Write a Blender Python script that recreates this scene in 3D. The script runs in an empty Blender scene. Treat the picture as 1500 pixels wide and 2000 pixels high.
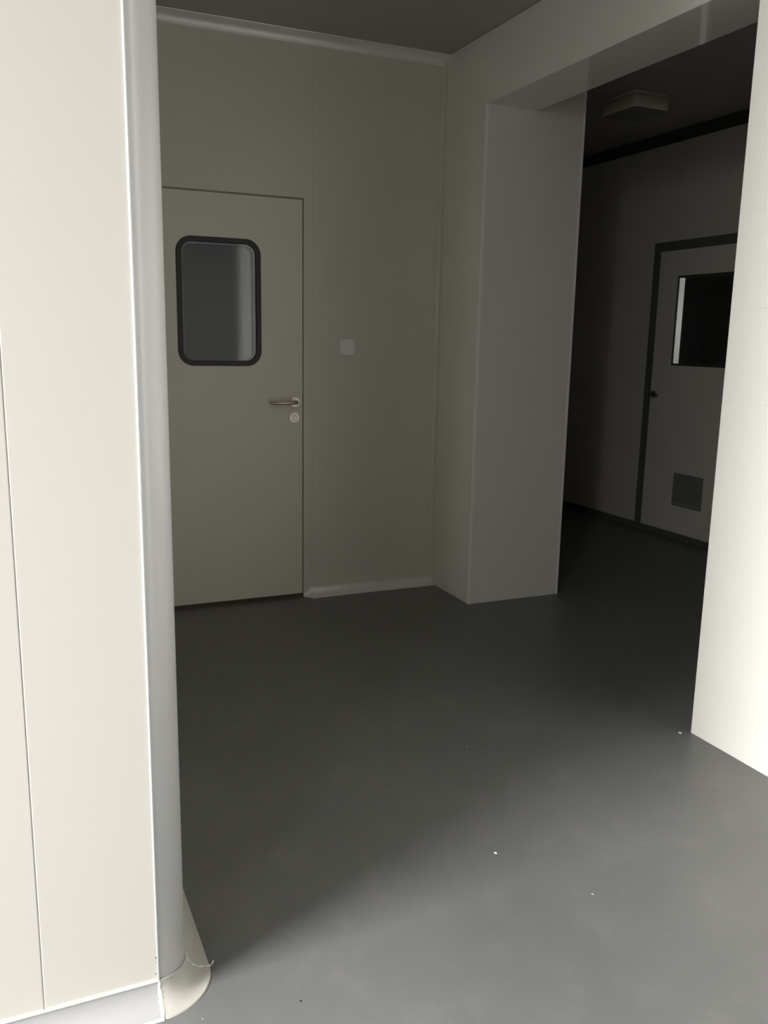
import bpy, bmesh, math, random
from mathutils import Vector, Matrix

scene = bpy.context.scene
COL = scene.collection

# ------------------------------------------------------------------ camera
F = Vector((0.39936732, 0.89553004, -0.19629492))
R = Vector((0.91463756, -0.40385604, 0.01839651))
U = Vector((0.06280026, 0.18688567, 0.98037231))
cam_data = bpy.data.cameras.new('camera')
cam = bpy.data.objects.new('camera', cam_data)
COL.objects.link(cam)
M = Matrix.Identity(4)
for i in range(3):
    M[i][0], M[i][1], M[i][2] = R[i], U[i], -F[i]
M[0][3], M[1][3], M[2][3] = 0.0, 0.0, 1.4
cam.matrix_world = M
cam_data.sensor_fit = 'VERTICAL'
cam_data.sensor_height = 24.0
cam_data.lens = 24.0 * 1695.6 / 2000.0
cam_data.clip_start = 0.02
scene.camera = cam

# ------------------------------------------------------------------ light
world = bpy.data.worlds.new('world')
scene.world = world
world.use_nodes = True
world.node_tree.nodes['Background'].inputs['Color'].default_value = (0.72, 0.82, 1.0, 1)
world.node_tree.nodes['Background'].inputs['Strength'].default_value = 0.3

def area_light(name, loc, direction, sx, sy, power, color, spread=180):
    d = bpy.data.lights.new(name, 'AREA')
    d.shape = 'RECTANGLE'; d.size = sx; d.size_y = sy
    d.energy = power; d.color = color; d.spread = math.radians(spread)
    o = bpy.data.objects.new(name, d); COL.objects.link(o)
    o.location = loc
    o.rotation_euler = Vector(direction).to_track_quat('-Z', 'Y').to_euler()
    return o

# left-wall window daylight, plus a second window added to brighten the pillar jamb (y0, y1, z0, z1)
WX = -2.9
WINS = [(-0.25, 1.50, 0.15, 2.72), (-3.3, -2.1, 0.4, 2.7)]
POW = [665.0, 500.0]
for (wy0, wy1, wz0, wz1), pw in zip(WINS, POW):
    area_light('window_and_jamb_fill', (WX - 0.85, (wy0 + wy1) / 2, 2.3), (1, 0, -0.8), wy1 - wy0, 2.6, pw,
               (1.0, 0.99, 0.975), spread=150)
# narrow spot added beyond the dark door to brighten its window reveal
sp = bpy.data.lights.new('reveal_strip_spot', 'SPOT')
sp.energy = 24; sp.spot_size = math.radians(38); sp.spot_blend = 0.3; sp.shadow_soft_size = 0.05
spo = bpy.data.objects.new('reveal_strip_spot', sp); COL.objects.link(spo)
spo.location = (5.15, 3.75, 1.56)
spo.rotation_euler = (Vector((4.46, 4.95, 1.55)) - spo.location).to_track_quat('-Z', 'Y').to_euler()

scene.view_settings.view_transform = 'Standard'
scene.view_settings.look = 'None'
scene.view_settings.gamma = 1
scene.view_settings.exposure = 0.0
scene.view_settings.use_curve_mapping = False
scene.cycles.use_denoising = True
scene.cycles.max_bounces = 16
scene.cycles.diffuse_bounces = 10
scene.cycles.glossy_bounces = 6
scene.cycles.transmission_bounces = 10
scene.cycles.sample_clamp_indirect = 8

# ------------------------------------------------------------------ dimensions
YB = 4.3636      # back wall
XR = 2.2532      # wall with the wide opening
YF = 3.918       # far jamb of the opening
YN = 2.2497      # near jamb
DEP = 0.5734     # depth of the pillar
HDT = 0.2911     # thickness of the header
HC = 2.8418      # ceiling
HH = 2.5211      # underside of header
XF = 4.4511      # far corridor wall
YL = 1.6606      # near partition face
CX = 0.2374      # where its flat face ends
RP = 0.066       # rounded post radius
RC = 0.052       # coving radius
XS = CX + RP     # side face of the partition
XW = WX          # left wall
Y0 = -6.0        # wall behind the camera
XE = 5.4

# ------------------------------------------------------------------ materials
def new_mat(name, base, rough=0.35, metal=0.0, noise=0.0, nscale=3.0, bump=0.0, bscale=200.0,
            rvar=0.0, spec=0.5, trans=0.0, coat=0.0):
    m = bpy.data.materials.new(name); m.use_nodes = True
    nt = m.node_tree; b = nt.nodes['Principled BSDF']
    b.inputs['Roughness'].default_value = rough
    b.inputs['Metallic'].default_value = metal
    b.inputs['Specular IOR Level'].default_value = spec
    b.inputs['Transmission Weight'].default_value = trans
    b.inputs['Coat Weight'].default_value = coat
    tc = nt.nodes.new('ShaderNodeTexCoord')
    n = nt.nodes.new('ShaderNodeTexNoise')
    n.inputs['Scale'].default_value = nscale; n.inputs['Detail'].default_value = 5
    nt.links.new(tc.outputs['Object'], n.inputs['Vector'])
    cr = nt.nodes.new('ShaderNodeValToRGB')
    cr.color_ramp.elements[0].position = 0.3; cr.color_ramp.elements[1].position = 0.7
    lo = [c * (1 - noise) for c in base]; hi = [min(1, c * (1 + noise)) for c in base]
    cr.color_ramp.elements[0].color = (*lo, 1); cr.color_ramp.elements[1].color = (*hi, 1)
    nt.links.new(n.outputs['Fac'], cr.inputs['Fac'])
    nt.links.new(cr.outputs['Color'], b.inputs['Base Color'])
    if rvar:
        mr = nt.nodes.new('ShaderNodeMapRange')
        mr.inputs['From Min'].default_value = 0.3; mr.inputs['From Max'].default_value = 0.7
        mr.inputs['To Min'].default_value = rough - rvar; mr.inputs['To Max'].default_value = rough + rvar
        nt.links.new(n.outputs['Fac'], mr.inputs['Value'])
        nt.links.new(mr.outputs['Result'], b.inputs['Roughness'])
    if bump:
        n2 = nt.nodes.new('ShaderNodeTexNoise'); n2.inputs['Scale'].default_value = bscale
        n2.inputs['Detail'].default_value = 3
        nt.links.new(tc.outputs['Object'], n2.inputs['Vector'])
        bp = nt.nodes.new('ShaderNodeBump'); bp.inputs['Strength'].default_value = bump
        bp.inputs['Distance'].default_value = 0.001
        nt.links.new(n2.outputs['Fac'], bp.inputs['Height'])
        nt.links.new(bp.outputs['Normal'], b.inputs['Normal'])
    return m

PANEL = new_mat('cream_coated_steel_panel', (0.665, 0.645, 0.59), 0.30, noise=0.004, nscale=1.5)
PANEL_W = new_mat('white_coated_steel_panel', (0.83, 0.815, 0.765), 0.22, noise=0.004, nscale=1.5)
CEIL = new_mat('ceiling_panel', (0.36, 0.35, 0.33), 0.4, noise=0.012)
PVC = new_mat('white_pvc_trim', (0.78, 0.785, 0.79), 0.28, noise=0.01, nscale=6)
PVC_COVE = new_mat('pale_grey_pvc_coving', (0.42, 0.42, 0.425), 0.33, noise=0.01, nscale=6)
PVC_EDGE = new_mat('bright_white_pvc_edge', (0.90, 0.90, 0.88), 0.3)
HEADER_M = new_mat('glossy_header_panel', (0.83, 0.81, 0.775), 0.07, noise=0.004, nscale=1.5)
FRAME_D = new_mat('dark_grey_door_frame', (0.13, 0.13, 0.12), 0.45, noise=0.05)
PVC_BEIGE = new_mat('beige_pvc_corner', (0.52, 0.505, 0.46), 0.33, noise=0.03, nscale=8)
ALU = new_mat('satin_aluminium_coving', (0.80, 0.79, 0.79), 0.38, metal=0.25, noise=0.02)
DARKT = new_mat('dark_grey_trim', (0.05, 0.05, 0.045), 0.4, noise=0.05)
DOORM = new_mat('cream_door_skin', (0.72, 0.695, 0.62), 0.36, noise=0.012)
DOORF = new_mat('far_door_skin', (0.72, 0.70, 0.645), 0.38, noise=0.012)
RUBBER = new_mat('black_rubber_and_gap_shade', (0.018, 0.018, 0.016), 0.45, noise=0.1)
EDGE_B = new_mat('cream_pvc_edge', (0.80, 0.78, 0.72), 0.35)
GAP_TONE = new_mat('grey_brown_gap_tone', (0.30, 0.28, 0.24), 0.6)
SPACER = new_mat('grey_glazing_spacer', (0.5, 0.5, 0.5), 0.4)
THRESH = new_mat('brown_door_seal', (0.07, 0.055, 0.035), 0.7)
METAL = new_mat('satin_steel', (0.62, 0.55, 0.50), 0.33, metal=0.85, noise=0.03, nscale=40)
HOLE = new_mat('dark_keyway', (0.03, 0.025, 0.02), 0.6)
SWITCH = new_mat('white_switch_plastic', (0.86, 0.86, 0.84), 0.35)
SEAL = new_mat('white_sealant', (0.93, 0.93, 0.90), 0.35, bump=0.6, bscale=150)
CHIP = new_mat('white_paint_flake', (0.88, 0.88, 0.84), 0.6)
CHIP_B = new_mat('dusty_paint_flake', (0.5, 0.5, 0.48), 0.7)
CHIP_D = new_mat('dark_grit', (0.04, 0.035, 0.03), 0.7)
DIFFUSER = new_mat('cream_light_diffuser', (0.80, 0.68, 0.56), 0.35)
GRILLE = new_mat('grey_grille_and_shade', (0.22, 0.22, 0.2), 0.5)
GLASS = new_mat('window_glass', (0.93, 0.96, 0.95), 0.05, trans=1.0)
GLASS.node_tree.nodes['Principled BSDF'].inputs['IOR'].default_value = 1.42

def floor_mat():
    m = bpy.data.materials.new('grey_epoxy_floor'); m.use_nodes = True
    nt = m.node_tree; b = nt.nodes['Principled BSDF']
    tc = nt.nodes.new('ShaderNodeTexCoord')
    def noise(scale, detail, rough=0.55):
        n = nt.nodes.new('ShaderNodeTexNoise'); n.inputs['Scale'].default_value = scale
        n.inputs['Detail'].default_value = detail; n.inputs['Roughness'].default_value = rough
        nt.links.new(tc.outputs['Object'], n.inputs['Vector']); return n
    a = noise(2.2, 6, 0.6); c = noise(60, 3); s = noise(9, 8, 0.7)
    cr = nt.nodes.new('ShaderNodeValToRGB')
    cr.color_ramp.elements[0].position = 0.3; cr.color_ramp.elements[1].position = 0.72
    cr.color_ramp.elements[0].color = (0.155, 0.157, 0.153, 1)
    cr.color_ramp.elements[1].color = (0.186, 0.187, 0.182, 1)
    nt.links.new(a.outputs['Fac'], cr.inputs['Fac'])
    # pale dusty scuffs
    cr2 = nt.nodes.new('ShaderNodeValToRGB')
    cr2.color_ramp.elements[0].position = 0.52; cr2.color_ramp.elements[1].position = 0.78
    cr2.color_ramp.elements[0].color = (0, 0, 0, 1); cr2.color_ramp.elements[1].color = (0.17, 0.17, 0.17, 1)
    nt.links.new(s.outputs['Fac'], cr2.inputs['Fac'])
    mx = nt.nodes.new('ShaderNodeMixRGB'); mx.blend_type = 'MIX'
    mx.inputs['Color2'].default_value = (0.33, 0.325, 0.31, 1)
    nt.links.new(cr2.outputs['Color'], mx.inputs['Fac'])
    nt.links.new(cr.outputs['Color'], mx.inputs['Color1'])
    nt.links.new(mx.outputs['Color'], b.inputs['Base Color'])
    mr = nt.nodes.new('ShaderNodeMapRange')
    mr.inputs['From Min'].default_value = 0.3; mr.inputs['From Max'].default_value = 0.7
    mr.inputs['To Min'].default_value = 0.34; mr.inputs['To Max'].default_value = 0.44
    nt.links.new(a.outputs['Fac'], mr.inputs['Value'])
    nt.links.new(mr.outputs['Result'], b.inputs['Roughness'])
    b.inputs['Specular IOR Level'].default_value = 0.25
    bp = nt.nodes.new('ShaderNodeBump'); bp.inputs['Strength'].default_value = 0.12
    bp.inputs['Distance'].default_value = 0.0008
    nt.links.new(c.outputs['Fac'], bp.inputs['Height'])
    nt.links.new(bp.outputs['Normal'], b.inputs['Normal'])
    return m
FLOOR = floor_mat()

# ------------------------------------------------------------------ mesh helpers
def link(name, bm, mat, parent=None, smooth=False, loc=None):
    bmesh.ops.recalc_face_normals(bm, faces=bm.faces[:])
    me = bpy.data.meshes.new(name); bm.to_mesh(me); bm.free()
    me.materials.append(mat)
    if smooth:
        for p in me.polygons: p.use_smooth = True
    o = bpy.data.objects.new(name, me); COL.objects.link(o)
    if parent: o.parent = parent
    if loc: o.location = loc
    return o

def box(bm, x0, x1, y0, y1, z0, z1, bev=0.0, seg=2):
    vs = [bm.verts.new((x, y, z)) for x in (x0, x1) for y in (y0, y1) for z in (z0, z1)]
    idx = [(0, 1, 3, 2), (4, 6, 7, 5), (0, 4, 5, 1), (2, 3, 7, 6), (0, 2, 6, 4), (1, 5, 7, 3)]
    fs = [bm.faces.new([vs[i] for i in f]) for f in idx]
    if bev:
        es = list({e for f in fs for e in f.edges})
        bmesh.ops.bevel(bm, geom=es, offset=bev, segments=seg, affect='EDGES', profile=0.5)

def sweep(bm, prof, path):
    """prof: closed list of (u, z); path: list of functions-of-u frames ((px,py),(nx,ny))."""
    rings = []
    for (p, n) in path:
        rings.append([bm.verts.new((p[0] + n[0] * u, p[1] + n[1] * u, z)) for u, z in prof])
    k = len(prof)
    for a, b in zip(rings, rings[1:]):
        for i in range(k):
            bm.faces.new([a[i], a[(i + 1) % k], b[(i + 1) % k], b[i]])
    bm.faces.new(rings[0]); bm.faces.new(list(reversed(rings[-1])))

def cove_profile(r, lip=0.003, thick=0.0025, n=14, flip=False, z0=0.0):
    """concave quarter round between a wall (u=0) and a floor (z=0); lips at both edges"""
    pts = [(0, 0), (0, r + lip), (thick, r + lip), (thick + .0006, r + lip * .4)]
    for i in range(n + 1):
        a = math.pi / 2 * i / n
        pts.append((r - (r - thick) * math.cos(a), r - (r - thick) * math.sin(a)))
    pts += [(r + lip * .7, thick), (r + lip, 0)]
    if flip: pts = [(u, z0 - z) for u, z in pts]
    return pts

def cyl(bm, p, axis, r, h, seg=32, r2=None, bev=0.0):
    q = Vector(axis).normalized().to_track_quat('Z', 'Y').to_matrix().to_4x4()
    res = bmesh.ops.create_cone(bm, cap_ends=True, segments=seg, radius1=r, radius2=r if r2 is None else r2,
                                depth=h, matrix=Matrix.Translation(Vector(p) + Vector(axis).normalized() * h / 2) @ q)
    if bev:
        es = [e for e in {e for v in res['verts'] for e in v.link_edges} if len(e.link_faces) == 2 and
              any(len(f.verts) > 4 for f in e.link_faces)]
        bmesh.ops.bevel(bm, geom=es, offset=bev, segments=2, affect='EDGES')

def tube(bm, pts, rad, seg=14):
    """round tube along points; rad a number or a list"""
    pts = [Vector(p) for p in pts]; rings = []
    up = Vector((0, 0, 1))
    for i, p in enumerate(pts):
        t = (pts[min(i + 1, len(pts) - 1)] - pts[max(i - 1, 0)]).normalized()
        s = t.cross(up)
        if s.length < 1e-3: s = t.cross(Vector((1, 0, 0)))
        s.normalize(); w = s.cross(t)
        r = rad[i] if isinstance(rad, (list, tuple)) else rad
        rings.append([bm.verts.new(p + (s * math.cos(2 * math.pi * k / seg) + w * math.sin(2 * math.pi * k / seg)) * r)
                      for k in range(seg)])
    for a, b in zip(rings, rings[1:]):
        for i in range(seg): bm.faces.new([a[i], a[(i + 1) % seg], b[(i + 1) % seg], b[i]])
    bm.faces.new(rings[0]); bm.faces.new(list(reversed(rings[-1])))

def rrect(cx, cz, w, h, r, n=10, fill=0):
    out = []
    for sx, sz, a0 in ((1, 1, 0), (-1, 1, 90), (-1, -1, 180), (1, -1, 270)):
        for i in range(n + 1):
            a = math.radians(a0 + 90 * i / n)
            out.append((cx + sx * (w / 2 - r) + r * math.cos(a), cz + sz * (h / 2 - r) + r * math.sin(a)))
    if fill:
        o2 = []
        for p, q in zip(out, out[1:] + out[:1]):
            o2.append(p)
            if math.hypot(p[0] - q[0], p[1] - q[1]) > 0.05:
                o2 += [(p[0] + (q[0] - p[0]) * i / fill, p[1] + (q[1] - p[1]) * i / fill) for i in range(1, fill)]
        out = o2
    return out

def ring_solid(bm, outer, inner, d0, d1, put):
    """solid frame between two outlines with the same count, from depth d0 to d1"""
    A = [bm.verts.new(put(u, z, d0)) for u, z in outer]; B = [bm.verts.new(put(u, z, d0)) for u, z in inner]
    Cc = [bm.verts.new(put(u, z, d1)) for u, z in outer]; D = [bm.verts.new(put(u, z, d1)) for u, z in inner]
    k = len(outer)
    for i in range(k):
        j = (i + 1) % k
        bm.faces.new([A[i], A[j], B[j], B[i]]); bm.faces.new([Cc[i], D[i], D[j], Cc[j]])
        bm.faces.new([A[i], Cc[i], Cc[j], A[j]]); bm.faces.new([B[i], B[j], D[j], D[i]])

def plate(bm, outline, d0, d1, put):
    A = [bm.verts.new(put(u, z, d0)) for u, z in outline]; B = [bm.verts.new(put(u, z, d1)) for u, z in outline]
    k = len(outline)
    bm.faces.new(A); bm.faces.new(list(reversed(B)))
    for i in range(k): bm.faces.new([A[i], B[i], B[(i + 1) % k], A[(i + 1) % k]])

def slab_with_hole(bm, x0, x1, z0, z1, hole, d0, d1, put):
    """door leaf with a hole; outline points of the hole projected to the leaf's edge"""
    cx = sum(p[0] for p in hole) / len(hole); cz = sum(p[1] for p in hole) / len(hole)
    outer = []
    for (u, z) in hole:
        du, dz = u - cx, z - cz
        t = min(((x1 - cx) / du if du > 1e-9 else (x0 - cx) / du if du < -1e-9 else 1e9),
                ((z1 - cz) / dz if dz > 1e-9 else (z0 - cz) / dz if dz < -1e-9 else 1e9))
        outer.append((cx + du * t, cz + dz * t))
    # insert exact corners
    o2, h2 = [], []
    k = len(hole)
    def side(p):
        if abs(p[0] - x1) < 1e-6: return 0
        if abs(p[1] - z1) < 1e-6: return 1
        if abs(p[0] - x0) < 1e-6: return 2
        return 3
    corner = {(0, 1): (x1, z1), (1, 2): (x0, z1), (2, 3): (x0, z0), (3, 0): (x1, z0)}
    for i in range(k):
        o2.append(outer[i]); h2.append(hole[i])
        a, b = side(outer[i]), side(outer[(i + 1) % k])
        if a != b and (a, b) in corner:
            o2.append(corner[(a, b)])
            n = hole[(i + 1) % k]; h2.append(((hole[i][0] + n[0]) / 2, (hole[i][1] + n[1]) / 2))
    ring_solid(bm, o2, h2, d0, d1, put)

def struct(o):
    o['kind'] = 'structure'; return o

def thing(o, label, cat, group=None):
    o['label'] = label; o['category'] = cat
    if group: o['group'] = group
    return o

# ------------------------------------------------------------------ floor and ceiling
XMAX, YMAX = 7.6, 8.0
bm = bmesh.new(); box(bm, XW - 0.3, XMAX, Y0 - 0.2, YMAX, -0.12, 0.0)
struct(link('floor', bm, FLOOR))
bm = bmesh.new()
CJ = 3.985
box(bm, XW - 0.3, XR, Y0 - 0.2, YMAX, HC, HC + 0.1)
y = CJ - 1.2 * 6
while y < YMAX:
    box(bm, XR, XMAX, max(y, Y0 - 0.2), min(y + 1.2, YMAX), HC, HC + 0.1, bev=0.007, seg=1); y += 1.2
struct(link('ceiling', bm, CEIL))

# ------------------------------------------------------------------ walls
# near partition, cream panels side by side; joint at x = 0.010
bm = bmesh.new()
xs = [CX, 0.0102, -0.97, -1.95, XW]
for a, b in zip(xs[1:], xs): box(bm, a, b, YL, YL + 0.05, 0, HC, bev=0.0022, seg=2)
struct(link('wall_front', bm, PANEL))
bm = bmesh.new()
box(bm, XS - 0.05, XS, YL + RP, YB, 0, HC)
struct(link('wall_partition', bm, PANEL))
# back wall with a door opening
DX1 = 1.4659; DX0 = 0.56; DT = 2.0731; G = 0.005
bm = bmesh.new(); BV = 0.0014
J = 1.519
box(bm, XS - 0.05, DX0 - G, YB, YB + 0.05, 0, HC)
box(bm, DX0 - G, J, YB, YB + 0.05, DT + 0.009, HC, bev=BV, seg=1)
box(bm, DX1 + G, J, YB, YB + 0.05, 0, DT + 0.009)
box(bm, J, XR + 0.02, YB, YB + 0.05, 0, HC, bev=BV, seg=1)
struct(link('wall_back', bm, PANEL))
# wall with the opening: near part, header, pillar; panels ribbed every 305 mm
def ribbed(bm, x0, x1, y0, y1, z0, z1, pitch=0.3045, off=0.2975, bev=0.0011):
    z = z0; nxt = off
    while nxt < z1 - 0.02:
        if nxt > z0 + 0.02:
            box(bm, x0, x1, y0, y1, z, nxt, bev=bev, seg=1); z = nxt
        nxt += pitch
    box(bm, x0, x1, y0, y1, z, z1, bev=bev, seg=1)
bm = bmesh.new()
ribbed(bm, XR, XR + HDT, 0.12, YN, 0, HC)
struct(link('wall_right', bm, PANEL_W))
bm = bmesh.new()
ribbed(bm, XR, XR + DEP, YF, YB + 0.05, 0, HC)
struct(link('wall_pillar', bm, PANEL_W))
bm = bmesh.new()
SJ = 2.63
box(bm, XR + 0.0005, XR + HDT, YN, YF, HH, HC - 0.0005, bev=0.0012, seg=1)
struct(link('wall_header', bm, HEADER_M))
# far corridor wall with a door opening
FDY0, FDY1, FDT = 4.10, 5.215, 2.11
bm = bmesh.new()
box(bm, XF, XF + 0.06, FDY1, YMAX, 0, HC)
box(bm, XF, XF + 0.06, FDY0, FDY1, FDT, HC)
box(bm, XF, XF + 0.06, Y0, FDY0, 0, HC)
struct(link('wall_corridor', bm, PANEL))
# outer shell
bm = bmesh.new()
box(bm, XW - 0.2, XMAX, Y0 - 0.1, Y0, 0, HC)
struct(link('wall_behind', bm, PANEL))
bm = bmesh.new()
box(bm, XS - 0.05, XMAX, YMAX - 0.1, YMAX, 0, HC)
struct(link('wall_end', bm, PANEL))
bm = bmesh.new()
box(bm, XMAX - 0.1, XMAX, Y0, YMAX - 0.1, 0, HC)
struct(link('wall_outer', bm, PANEL))
bm = bmesh.new()
box(bm, XR + HDT, XF, 0.12, 0.17, 0, HC)
struct(link('wall_near_corridor', bm, PANEL))
bm = bmesh.new()
box(bm, XR + DEP - 0.05, XR + DEP, YB + 0.05, YMAX - 0.1, 0, HC)
struct(link('wall_corridor_side', bm, PANEL))
bm = bmesh.new()
box(bm, XS - 0.05, XS, YB + 0.05, YMAX - 0.1, 0, HC)
box(bm, XS, XR + DEP - 0.05, 6.2, 6.25, 0, HC)
struct(link('wall_back_room', bm, PANEL))
# left wall with the daylight window and the added jamb-lighting one
x0, x1 = XW - 0.2, XW
bm = bmesh.new()
(A0, A1, AZ0, AZ1), (B0, B1, BZ0, BZ1) = WINS
box(bm, x0, x1, Y0, B0, 0, HC); box(bm, x0, x1, B1, A0, 0, HC); box(bm, x0, x1, A1, YL + 0.05, 0, HC)
for (wy0, wy1, wz0, wz1) in WINS:
    box(bm, x0, x1, wy0, wy1, 0, wz0); box(bm, x0, x1, wy0, wy1, wz1, HC)
struct(link('wall_left', bm, PANEL))
fx0, fx1 = XW - 0.12, XW - 0.07
for k, (wy0, wy1, wz0, wz1) in enumerate(WINS):
    bm = bmesh.new()
    box(bm, fx0, fx1, wy0, wy0 + .04, wz0, wz1); box(bm, fx0, fx1, wy1 - .04, wy1, wz0, wz1)
    box(bm, fx0, fx1, wy0 + .04, wy1 - .04, wz0, wz0 + .04); box(bm, fx0, fx1, wy0 + .04, wy1 - .04, wz1 - .04, wz1)
    struct(link('window_%d' % (k + 1), bm, PVC))  # the second one is unseen, added for light on the jamb

# ------------------------------------------------------------------ rounded post of the partition
bm = bmesh.new(); prof = []
n = 28
arc = [(-math.pi / 2 + math.pi / 2 * i / n) for i in range(n + 1)]
cx, cy = CX, YL + RP
zt, zb = HC, RC + 0.003
def post_ring(z):
    o = [(cx + RP * math.cos(a), cy + RP * math.sin(a)) for a in arc]
    i_ = [(cx + (RP - .003) * math.cos(a), cy + (RP - .003) * math.sin(a)) for a in reversed(arc)]
    return [bm.verts.new((x, y, z)) for x, y in o + i_]
a = post_ring(zb); b = post_ring(zt); k = len(a)
for i in range(k): bm.faces.new([a[i], a[(i + 1) % k], b[(i + 1) % k], b[i]])
bm.faces.new(a); bm.faces.new(list(reversed(b)))
post = struct(link('trim_1', bm, PVC, smooth=False))
for p in post.data.polygons: p.use_smooth = len(p.vertices) == 4
# its raised clip edge against the flat panel
bm = bmesh.new()
tube(bm, [(CX - 0.0005, YL - 0.0006, zb), (CX - 0.0005, YL - 0.0006, 1.4), (CX - 0.0005, YL - 0.0006, zt)], 0.0028, 12)
link('clip_edge', bm, PVC, post, smooth=True)
for (zz, xx, s) in ((0.108, CX - .0050, .0016), (0.098, CX - .0046, .0009), (0.070, CX - .0062, .0012)):
    bm = bmesh.new(); box(bm, xx - s * .5, xx + s * .5, YL - .0008, YL + .001, zz - s, zz + s * 1.4, bev=.0004, seg=1)
    link('chipped_spot', bm, CHIP_D, post)

# ------------------------------------------------------------------ coving at the partition's foot
P52 = cove_profile(RC)
bm = bmesh.new()
sweep(bm, P52, [((XW, YL), (0, -1)), ((CX, YL), (0, -1))])
cv = struct(link('baseboard_front', bm, PVC_COVE))
TOPE = [(0, RC + .0005), (0, RC + .0045), (.0035, RC + .0045), (.0045, RC + .003), (.0042, RC + .0003)]
BOTE = [(RC + .0002, 0), (RC + .0005, .0036), (RC + .0025, .0036), (RC + .005, .002), (RC + .0055, 0)]
for nm, pr in (('top_edge', TOPE), ('floor_edge', BOTE)):
    bm = bmesh.new(); sweep(bm, pr, [((XW, YL), (0, -1)), ((CX, YL), (0, -1))])
    link(nm, bm, PVC_EDGE, cv)
bm = bmesh.new()
path = []
for a in arc:
    d = (math.cos(a), math.sin(a)); path.append(((cx + RP * d[0], cy + RP * d[1]), d))
sweep(bm, P52, path)
cc = struct(link('trim_2', bm, PVC_BEIGE))
for o in (cv, cc):
    pass
for p in cc.data.polygons: p.use_smooth = len(p.vertices) == 4
def slim(p): return [(p[0][0] + (u - p[0][0]) * .55, p[0][1] + (z - p[0][1]) * .55) for u, z in p]
for nm, pr in (('top_edge', slim(TOPE)), ('floor_edge', slim(BOTE))):
    bm = bmesh.new(); sweep(bm, pr, path); link(nm, bm, EDGE_B, cc)
# ragged white sealant over the joint
random.seed(4)
bm = bmesh.new()
prof = [(u, z) for u, z in cove_profile(RC)[3:-1]]
L = []; 
for i, (u, z) in enumerate(prof):
    w = 0.0028 + 0.0036 * random.random()
    if i < 3: w *= .6
    L.append((u, z, w, 0.0018 + .0014 * random.random(), random.uniform(-.0012, .0012)))
rows = []
for (u, z, w, h, s) in L:
    nu, nz = (RC - u), (RC - z); m = math.hypot(nu, nz); nu /= m; nz /= m
    r = []
    for t in (-1, -.5, 0, .5, 1):
        hh = h * (1 - t * t) - .0005
        r.append(bm.verts.new((CX + s + t * w, YL - (u + nu * hh), z + nz * hh)))
    rows.append(r)
for r0, r1 in zip(rows, rows[1:]):
    for i in range(4): bm.faces.new([r0[i], r0[i + 1], r1[i + 1], r1[i]])
link('sealant_joint', bm, SEAL, cc, smooth=True)
# loose strand of sealant at the far joint, poking past the edge
bm = bmesh.new(); yj = cy
pts = []
for i, (u, z) in enumerate(cove_profile(RC)[3:]):
    pts.append((XS + u + .0006, yj - .002 + .0016 * math.sin(i * 2.1), z + .0012))
pts += [(XS + RC + .007, yj - .001, .003), (XS + RC + .011, yj + .003, .004), (XS + RC + .014, yj + .008, .005)]
tube(bm, pts, [.0012 + .0006 * math.sin(i * 1.7) for i in range(len(pts))], 8)
link('sealant_strand', bm, SEAL, cc, smooth=True)
bm = bmesh.new()
sweep(bm, P52, [((XS, yj), (1, 0)), ((XS, YB), (1, 0))])
bp_ = struct(link('baseboard_partition', bm, PVC_BEIGE))
bm = bmesh.new(); sweep(bm, slim(BOTE), [((XS, yj), (1, 0)), ((XS, YB), (1, 0))])
link('floor_edge', bm, PVC_EDGE, bp_)

# ------------------------------------------------------------------ back wall trims
bm = bmesh.new()
P45 = cove_profile(0.045)
XB0 = 1.525
sweep(bm, P45, [((XB0, YB), (0, -1)), ((XR, YB), (0, -1))])
bb = struct(link('baseboard_back', bm, ALU))
bm = bmesh.new()     # moulded end piece tapering towards the door
def scaled(p, s): return [(u * s, z * s) for u, z in p]
rings = []
for (x, s) in ((XB0 + .002, 1.06), (XB0 - .012, 1.06), (XB0 - .022, .85), (XB0 - .034, .55), (DX1 + .008, .3)):
    rings.append([bm.verts.new((x, YB - u, z)) for u, z in scaled(P45, s)])
k = len(P45)
for a_, b_ in zip(rings, rings[1:]):
    for i in range(k): bm.faces.new([a_[i], a_[(i + 1) % k], b_[(i + 1) % k], b_[i]])
bm.faces.new(rings[0]); bm.faces.new(list(reversed(rings[-1])))
link('end_cap', bm, ALU, bb)
# ceiling coving
bm = bmesh.new()
sweep(bm, cove_profile(0.045, flip=True, z0=HC), [((XS, YB), (0, -1)), ((XR, YB), (0, -1))])
struct(link('trim_3', bm, ALU))
# vertical coving in the inner corner
bm = bmesh.new()
r = 0.022; prof = [(0, 0), (-r - .002, 0), (-r - .002, -.002)]
for i in range(11):
    a = math.pi / 2 * i / 10
    prof.append((-r + (r - .0015) * math.sin(a), -r + (r - .0015) * math.cos(a)))
prof += [(-.002, -r - .002), (0, -r - .002)]
lo = [bm.verts.new((XR + u, YB + v, 0.046)) for u, v in prof]
hi = [bm.verts.new((XR + u, YB + v, HC - 0.03)) for u, v in prof]
k = len(prof)
for i in range(k): bm.faces.new([lo[i], lo[(i + 1) % k], hi[(i + 1) % k], hi[i]])
bm.faces.new(lo); bm.faces.new(list(reversed(hi)))
struct(link('trim_4', bm, PANEL))
# slim angle trims on the pillar's two arrises
def angle_trim(name, x, sx, y, z1):
    bm = bmesh.new(); w, t = .010, .002
    box(bm, min(x - sx * t, x + sx * w), max(x - sx * t, x + sx * w), y - t, y, 0, z1, bev=.0005, seg=1)
    box(bm, min(x, x - sx * t), max(x, x - sx * t), y, y + w, 0, z1)
    return struct(link(name, bm, PVC_EDGE))
angle_trim('trim_5', XR, 1, YF, HH)
angle_trim('trim_6', XR + DEP, -1, YF, HC)

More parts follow.
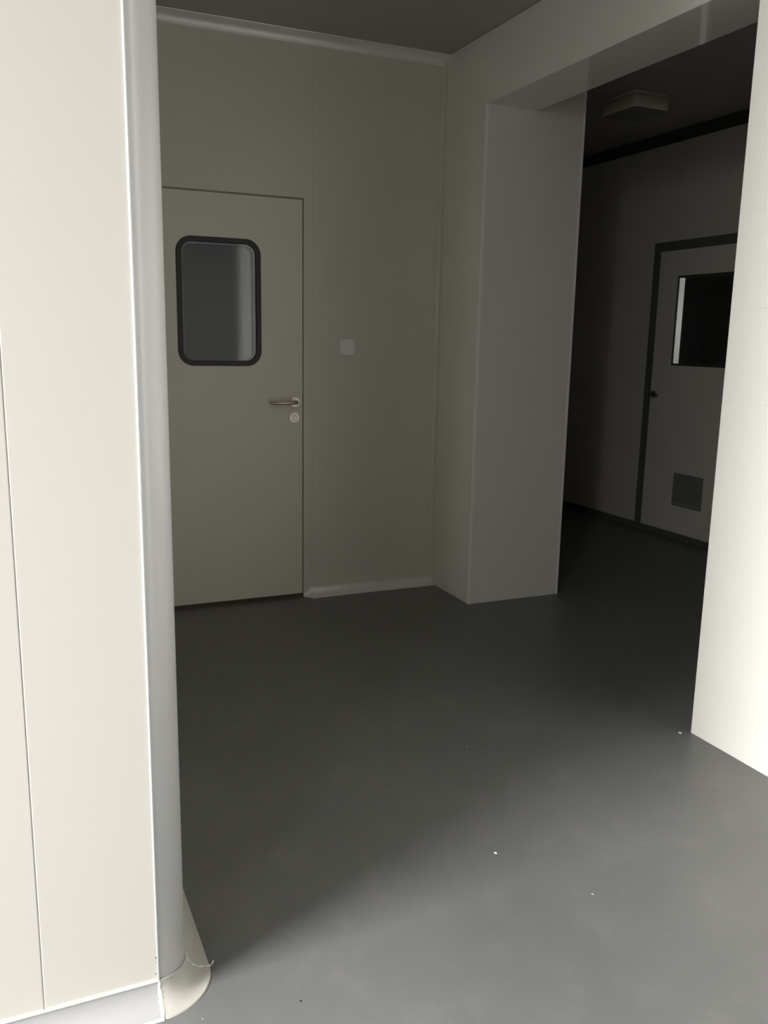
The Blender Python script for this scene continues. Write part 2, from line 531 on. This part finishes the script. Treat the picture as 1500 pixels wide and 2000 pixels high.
# ------------------------------------------------------------------ door 1 (cream, rounded window)
def put_back(u, z, d): return (u, YB + d, z)
bm = bmesh.new()
hole = rrect(1.036, 1.553, 0.385, 0.585, 0.058, fill=24)
slab_with_hole(bm, DX0, DX1, 0.022, DT, hole, 0.0, 0.045, put_back)
d1 = struct(link('door_1', bm, DOORM))
bm = bmesh.new()
box(bm, DX0 - G, DX1 + G, YB + 0.047, YB + 0.052, 0, DT + 0.01)
# only a thin rebate: cut away the middle by making it a frame
bm.free(); bm = bmesh.new()
box(bm, DX0 - G, DX0 + .02, YB + .0455, YB + .052, 0, DT + .009)
box(bm, DX1 - .02, DX1 + G, YB + .0455, YB + .052, 0, DT + .009)
box(bm, DX0 + .02, DX1 - .02, YB + .0455, YB + .052, DT - .02, DT + .009)
link('door_stop', bm, RUBBER, d1)
bm = bmesh.new(); box(bm, DX1 + .0003, DX1 + G - .0003, YB + .003, YB + .045, 0, DT + .004)
link('side_gap_shade', bm, RUBBER, d1)  # black strip standing in for the shade in the door's side gap
bm = bmesh.new(); box(bm, DX0, DX1, YB + .004, YB + .045, DT + .0008, DT + .0085)
link('head_gap_fill', bm, GAP_TONE, d1)  # fills the head gap; the gap's softer shade is put into its colour
bm = bmesh.new(); box(bm, DX0, DX1, YB + .004, YB + .04, 0.0, .0215)
link('bottom_seal', bm, THRESH, d1)
bm = bmesh.new()
outer = rrect(1.036, 1.558, 0.420, 0.618, 0.075); inner = rrect(1.036, 1.558, 0.366, 0.566, 0.05)
ring_solid(bm, outer, inner, -0.006, 0.006, put_back)
fr = link('window_gasket', bm, RUBBER, d1)
bev = fr.modifiers.new('bevel', 'BEVEL'); bev.width = .003; bev.segments = 2; bev.limit_method = 'ANGLE'
bm = bmesh.new()
ring_solid(bm, rrect(1.036, 1.553, 0.384, 0.584, 0.058), rrect(1.036, 1.555, 0.355, 0.555, 0.045), 0.009, 0.036, put_back)
link('glazing_spacer', bm, SPACER, d1)
for (da, db) in ((0.003, 0.0075), (0.0375, 0.042)):
    bm = bmesh.new(); plate(bm, rrect(1.036, 1.555, 0.376, 0.576, 0.052), da, db, put_back)
    link('glass_pane', bm, GLASS, d1)
# lever handle
bm = bmesh.new()
HX, HZ = 1.424, 1.064
cyl(bm, (HX, YB, HZ), (0, -1, 0), 0.026, 0.008, 40, bev=.0015)
h = link('door_handle', bm, METAL, d1, smooth=False)
bm = bmesh.new()
pts = [(HX, YB - .006, HZ), (HX, YB - .03, HZ), (HX - .0015, YB - .040, HZ), (HX - .006, YB - .047, HZ), (HX - .014, YB - .050, HZ),
       (HX - .06, YB - .050, HZ - .001), (HX - .105, YB - .050, HZ - .002), (HX - .118, YB - .049, HZ - .002), (HX - .125, YB - .044, HZ - .002), (HX - .128, YB - .036, HZ - .002), (HX - .128, YB - .022, HZ - .002)]
tube(bm, pts, [.010, .010, .010, .010, .0095, .0092, .0092, .0092, .0092, .0090, .0082], 20)
link('lever', bm, METAL, h, smooth=True)
bm = bmesh.new(); KX, KZ = 1.419, 0.983
cyl(bm, (KX, YB, KZ), (0, -1, 0), 0.027, 0.007, 40, bev=.0015)
kr = link('keyhole_rose', bm, METAL, d1)
bm = bmesh.new()
cyl(bm, (KX, YB - .0065, KZ + .009), (0, -1, 0), 0.0085, 0.0012, 24)
box(bm, KX - .005, KX + .005, YB - .0077, YB - .0065, KZ - .016, KZ + .006, bev=.0005, seg=1)
link('lock_cylinder', bm, METAL, kr)
bm = bmesh.new()
box(bm, KX - .001, KX + .001, YB - .0082, YB - .0076, KZ + .003, KZ + .0145)
ring_solid(bm, rrect(KX, KZ - .0015, .0195, .0385, .0095), rrect(KX, KZ - .0015, .0175, .0365, .0086), 0, 0.0011, lambda u, z, d: (u, YB - .007 - d, z))
link('keyway', bm, HOLE, kr)

# ------------------------------------------------------------------ light switch
SX, SZ = 1.7105, 1.350
bm = bmesh.new(); box(bm, SX - .043, SX + .043, YB - .009, YB, SZ - .043, SZ + .043, bev=.002)
sw = thing(link('light_switch', bm, SWITCH), 'square white single rocker light switch on the cream back wall beside the door', 'light switch')
bm = bmesh.new(); box(bm, SX - .035, SX + .039, YB - .0135, YB - .0085, SZ - .038, SZ + .038, bev=.0012)
rk = link('rocker', bm, SWITCH, sw)
bm = bmesh.new(); cyl(bm, (SX - .001, YB - .0132, SZ + .028), (0, -1, 0), .002, .001, 16)
link('indicator_dot', bm, HOLE, rk)

# ------------------------------------------------------------------ far dark-framed door (door 2)
def put_far(u, z, d): return (XF + d, u, z)
fy0, fy1 = FDY0, FDY1
bm = bmesh.new(); W = 0.062
outer = [(fy1, FDT), (fy0, FDT), (fy0, 0.0), (fy1, 0.0)]
box(bm, XF - .008, XF + .06, fy1 - W, fy1, 0.0, FDT); box(bm, XF - .008, XF + .06, fy0, fy0 + W, 0.0, FDT)
box(bm, XF - .008, XF + .06, fy0 + W, fy1 - W, FDT - W, FDT)
d2 = struct(link('door_2', bm, FRAME_D))
WCY, WCZ, WW, WH = 4.685, 1.5575, 0.52, 0.60
bm = bmesh.new()
sq = rrect(WCY, WCZ, WW, WH, 0.003, 2, fill=24)
slab_with_hole(bm, fy0 + W + .002, fy1 - W - .002, 0.05, FDT - W - .002, sq, 0.0, 0.055, put_far)
lf = link('door_leaf', bm, DOORF, d2)
bm = bmesh.new()
ring_solid(bm, rrect(WCY, WCZ, WW + .022, WH + .022, .004, 2), rrect(WCY, WCZ, WW - .004, WH - .004, .003, 2), -.003, .0, put_far)
link('window_frame', bm, DARKT, lf)
bm = bmesh.new()   # dark reveal top, bottom and far side
a0, a1, b0, b1 = WCY - WW / 2, WCY + WW / 2, WCZ - WH / 2, WCZ + WH / 2
box(bm, XF + .001, XF + .055, a0, a1, b1 - .003, b1); box(bm, XF + .001, XF + .055, a0, a1, b0, b0 + .003)
box(bm, XF + .001, XF + .055, a0, a0 + .003, b0 + .003, b1 - .003)
link('window_reveal', bm, DARKT, lf)
bm = bmesh.new(); box(bm, XF + .003, XF + .007, a0 + .003, a1, b0 + .003, b1 - .003)
link('glass_pane', bm, GLASS, lf)
bm = bmesh.new()
cyl(bm, (XF, 5.120, 1.03), (-1, 0, 0), .024, .008, 24)
tube(bm, [(XF - .006, 5.120, 1.03), (XF - .042, 5.120, 1.03), (XF - .05, 5.112, 1.03), (XF - .05, 5.03, 1.028)], .009, 12)
link('door_handle', bm, DARKT, lf)
bm = bmesh.new()
gy0, gy1, gz0, gz1 = 4.543, 4.832, 0.250, 0.486
box(bm, XF - .006, XF + .002, gy0, gy0 + .016, gz0, gz1); box(bm, XF - .006, XF + .002, gy1 - .016, gy1, gz0, gz1)
box(bm, XF - .006, XF + .002, gy0 + .016, gy1 - .016, gz0, gz0 + .016); box(bm, XF - .006, XF + .002, gy0 + .016, gy1 - .016, gz1 - .016, gz1)
z = gz0 + .02
while z < gz1 - .022:
    vs = [bm.verts.new(p) for p in ((XF - .005, gy0 + .016, z), (XF - .005, gy1 - .016, z), (XF - .0005, gy1 - .016, z + .013), (XF - .0005, gy0 + .016, z + .013),
                                    (XF - .004, gy0 + .016, z - .001), (XF - .004, gy1 - .016, z - .001), (XF + .0005, gy1 - .016, z + .012), (XF + .0005, gy0 + .016, z + .012))]
    for f in ((0, 1, 2, 3), (7, 6, 5, 4), (0, 4, 5, 1), (1, 5, 6, 2), (2, 6, 7, 3), (3, 7, 4, 0)): bm.faces.new([vs[i] for i in f])
    z += .0125
link('vent_grille', bm, GRILLE, lf)
bm = bmesh.new(); box(bm, XF + .006, XF + .05, fy0 + W, fy1 - W, 0, .05)
link('bottom_seal', bm, FRAME_D, lf)

# corridor trims
bm = bmesh.new(); box(bm, XF - .012, XF, FDY1 + .001, YMAX - .1, 0, .05, bev=.003)
struct(link('baseboard_corridor', bm, FRAME_D))
bm = bmesh.new()
sweep(bm, cove_profile(0.062, flip=True, z0=HC), [((XF, 0.17), (-1, 0)), ((XF, YMAX - .1), (-1, 0))])
struct(link('trim_7', bm, DARKT))

# ------------------------------------------------------------------ corridor ceiling light
root = bpy.data.objects.new('ceiling_light', None); COL.objects.link(root)
root.location = (3.62, 4.52, HC)
thing(root, 'shallow box-shaped unlit ceiling light with curved cream cover in the dark corridor', 'ceiling light')
def lx(name, bm, mat, sm=False):
    return link(name, bm, mat, root, smooth=sm)
bm = bmesh.new(); box(bm, -.122, .122, -.145, .145, -.018, 0, bev=.003)
lx('housing', bm, PVC)
bm = bmesh.new()
# curved cover: rounded-section trough with soft corners
x_, y_, d_ = .133, .158, .092
box(bm, -x_, x_, -y_, y_, -d_, -.0182)
es = [e for e in bm.edges if abs(e.verts[0].co.x - e.verts[1].co.x) < 1e-6 and abs(e.verts[0].co.y - e.verts[1].co.y) < 1e-6]
bmesh.ops.bevel(bm, geom=es, offset=.035, segments=8, affect='EDGES', profile=.5)
es = [e for e in bm.edges if all(abs(v.co.z + d_) < 1e-5 for v in e.verts)]
bmesh.ops.bevel(bm, geom=es, offset=.012, segments=3, affect='EDGES', profile=.5)
lx('cover', bm, DIFFUSER, True)
bm = bmesh.new(); plate(bm, rrect(0, 0, .25, .30, .03), -.0935, -.0915, lambda u, v, d: (u, v, d))
lx('underside_shade', bm, GRILLE)  # dark sheet that paints the shade on the cover's underside

# ------------------------------------------------------------------ flakes and grit on the floor
def flake(name, x, y, s, mat, label, cat, seed, stretch=1.3, rot=0.0):
    rnd = random.Random(seed); bm = bmesh.new(); n = 9
    top = []; bot = []
    for i in range(n):
        a = 2 * math.pi * i / n; r = s * (.75 + .4 * rnd.random())
        px, py = r * math.cos(a), r * math.sin(a) * stretch
        c, q = math.cos(rot), math.sin(rot); px, py = px * c - py * q, px * q + py * c
        bot.append(bm.verts.new((px, py, 0))); top.append(bm.verts.new((px * .8, py * .8, s * (.35 + .3 * rnd.random()))))
    bm.faces.new(top); bm.faces.new(list(reversed(bot)))
    for i in range(n): bm.faces.new([bot[i], bot[(i + 1) % n], top[(i + 1) % n], top[i]])
    return thing(link(name, bm, mat, loc=(x, y, 0.0)), label, cat)
flake('paint_flake', 1.190, 1.862, .0035, CHIP, 'brightest white paint flake lying alone in the middle of the grey floor', 'paint flake', 1, 1.5, .4)
flake('paint_flake', 1.328, 1.609, .0018, CHIP_B, 'thin pale flake on the bright grey floor, nearest one to the right foreground', 'paint flake', 2, 2.2, .2)
flake('paint_flake', 2.214, 2.262, .0065, CHIP_B, 'small pale lump on the floor at the foot of the white wall edge', 'paint flake', 3, 1.1, .9)
flake('paint_flake', 1.432, 2.458, .0024, CHIP_B, 'faint pale flake on the shaded floor, farthest from the camera', 'paint flake', 4, 1.6, .1)
flake('paint_flake', 0.311, 1.578, .0009, CHIP_B, 'tiny white sliver on the floor below the rounded coving corner', 'paint flake', 5, 3.0, .15)
flake('grit_speck', 0.515, 1.547, .0024, CHIP_D, 'small dark speck of grit on the bright foreground floor', 'grit', 6, 1.2, .0)
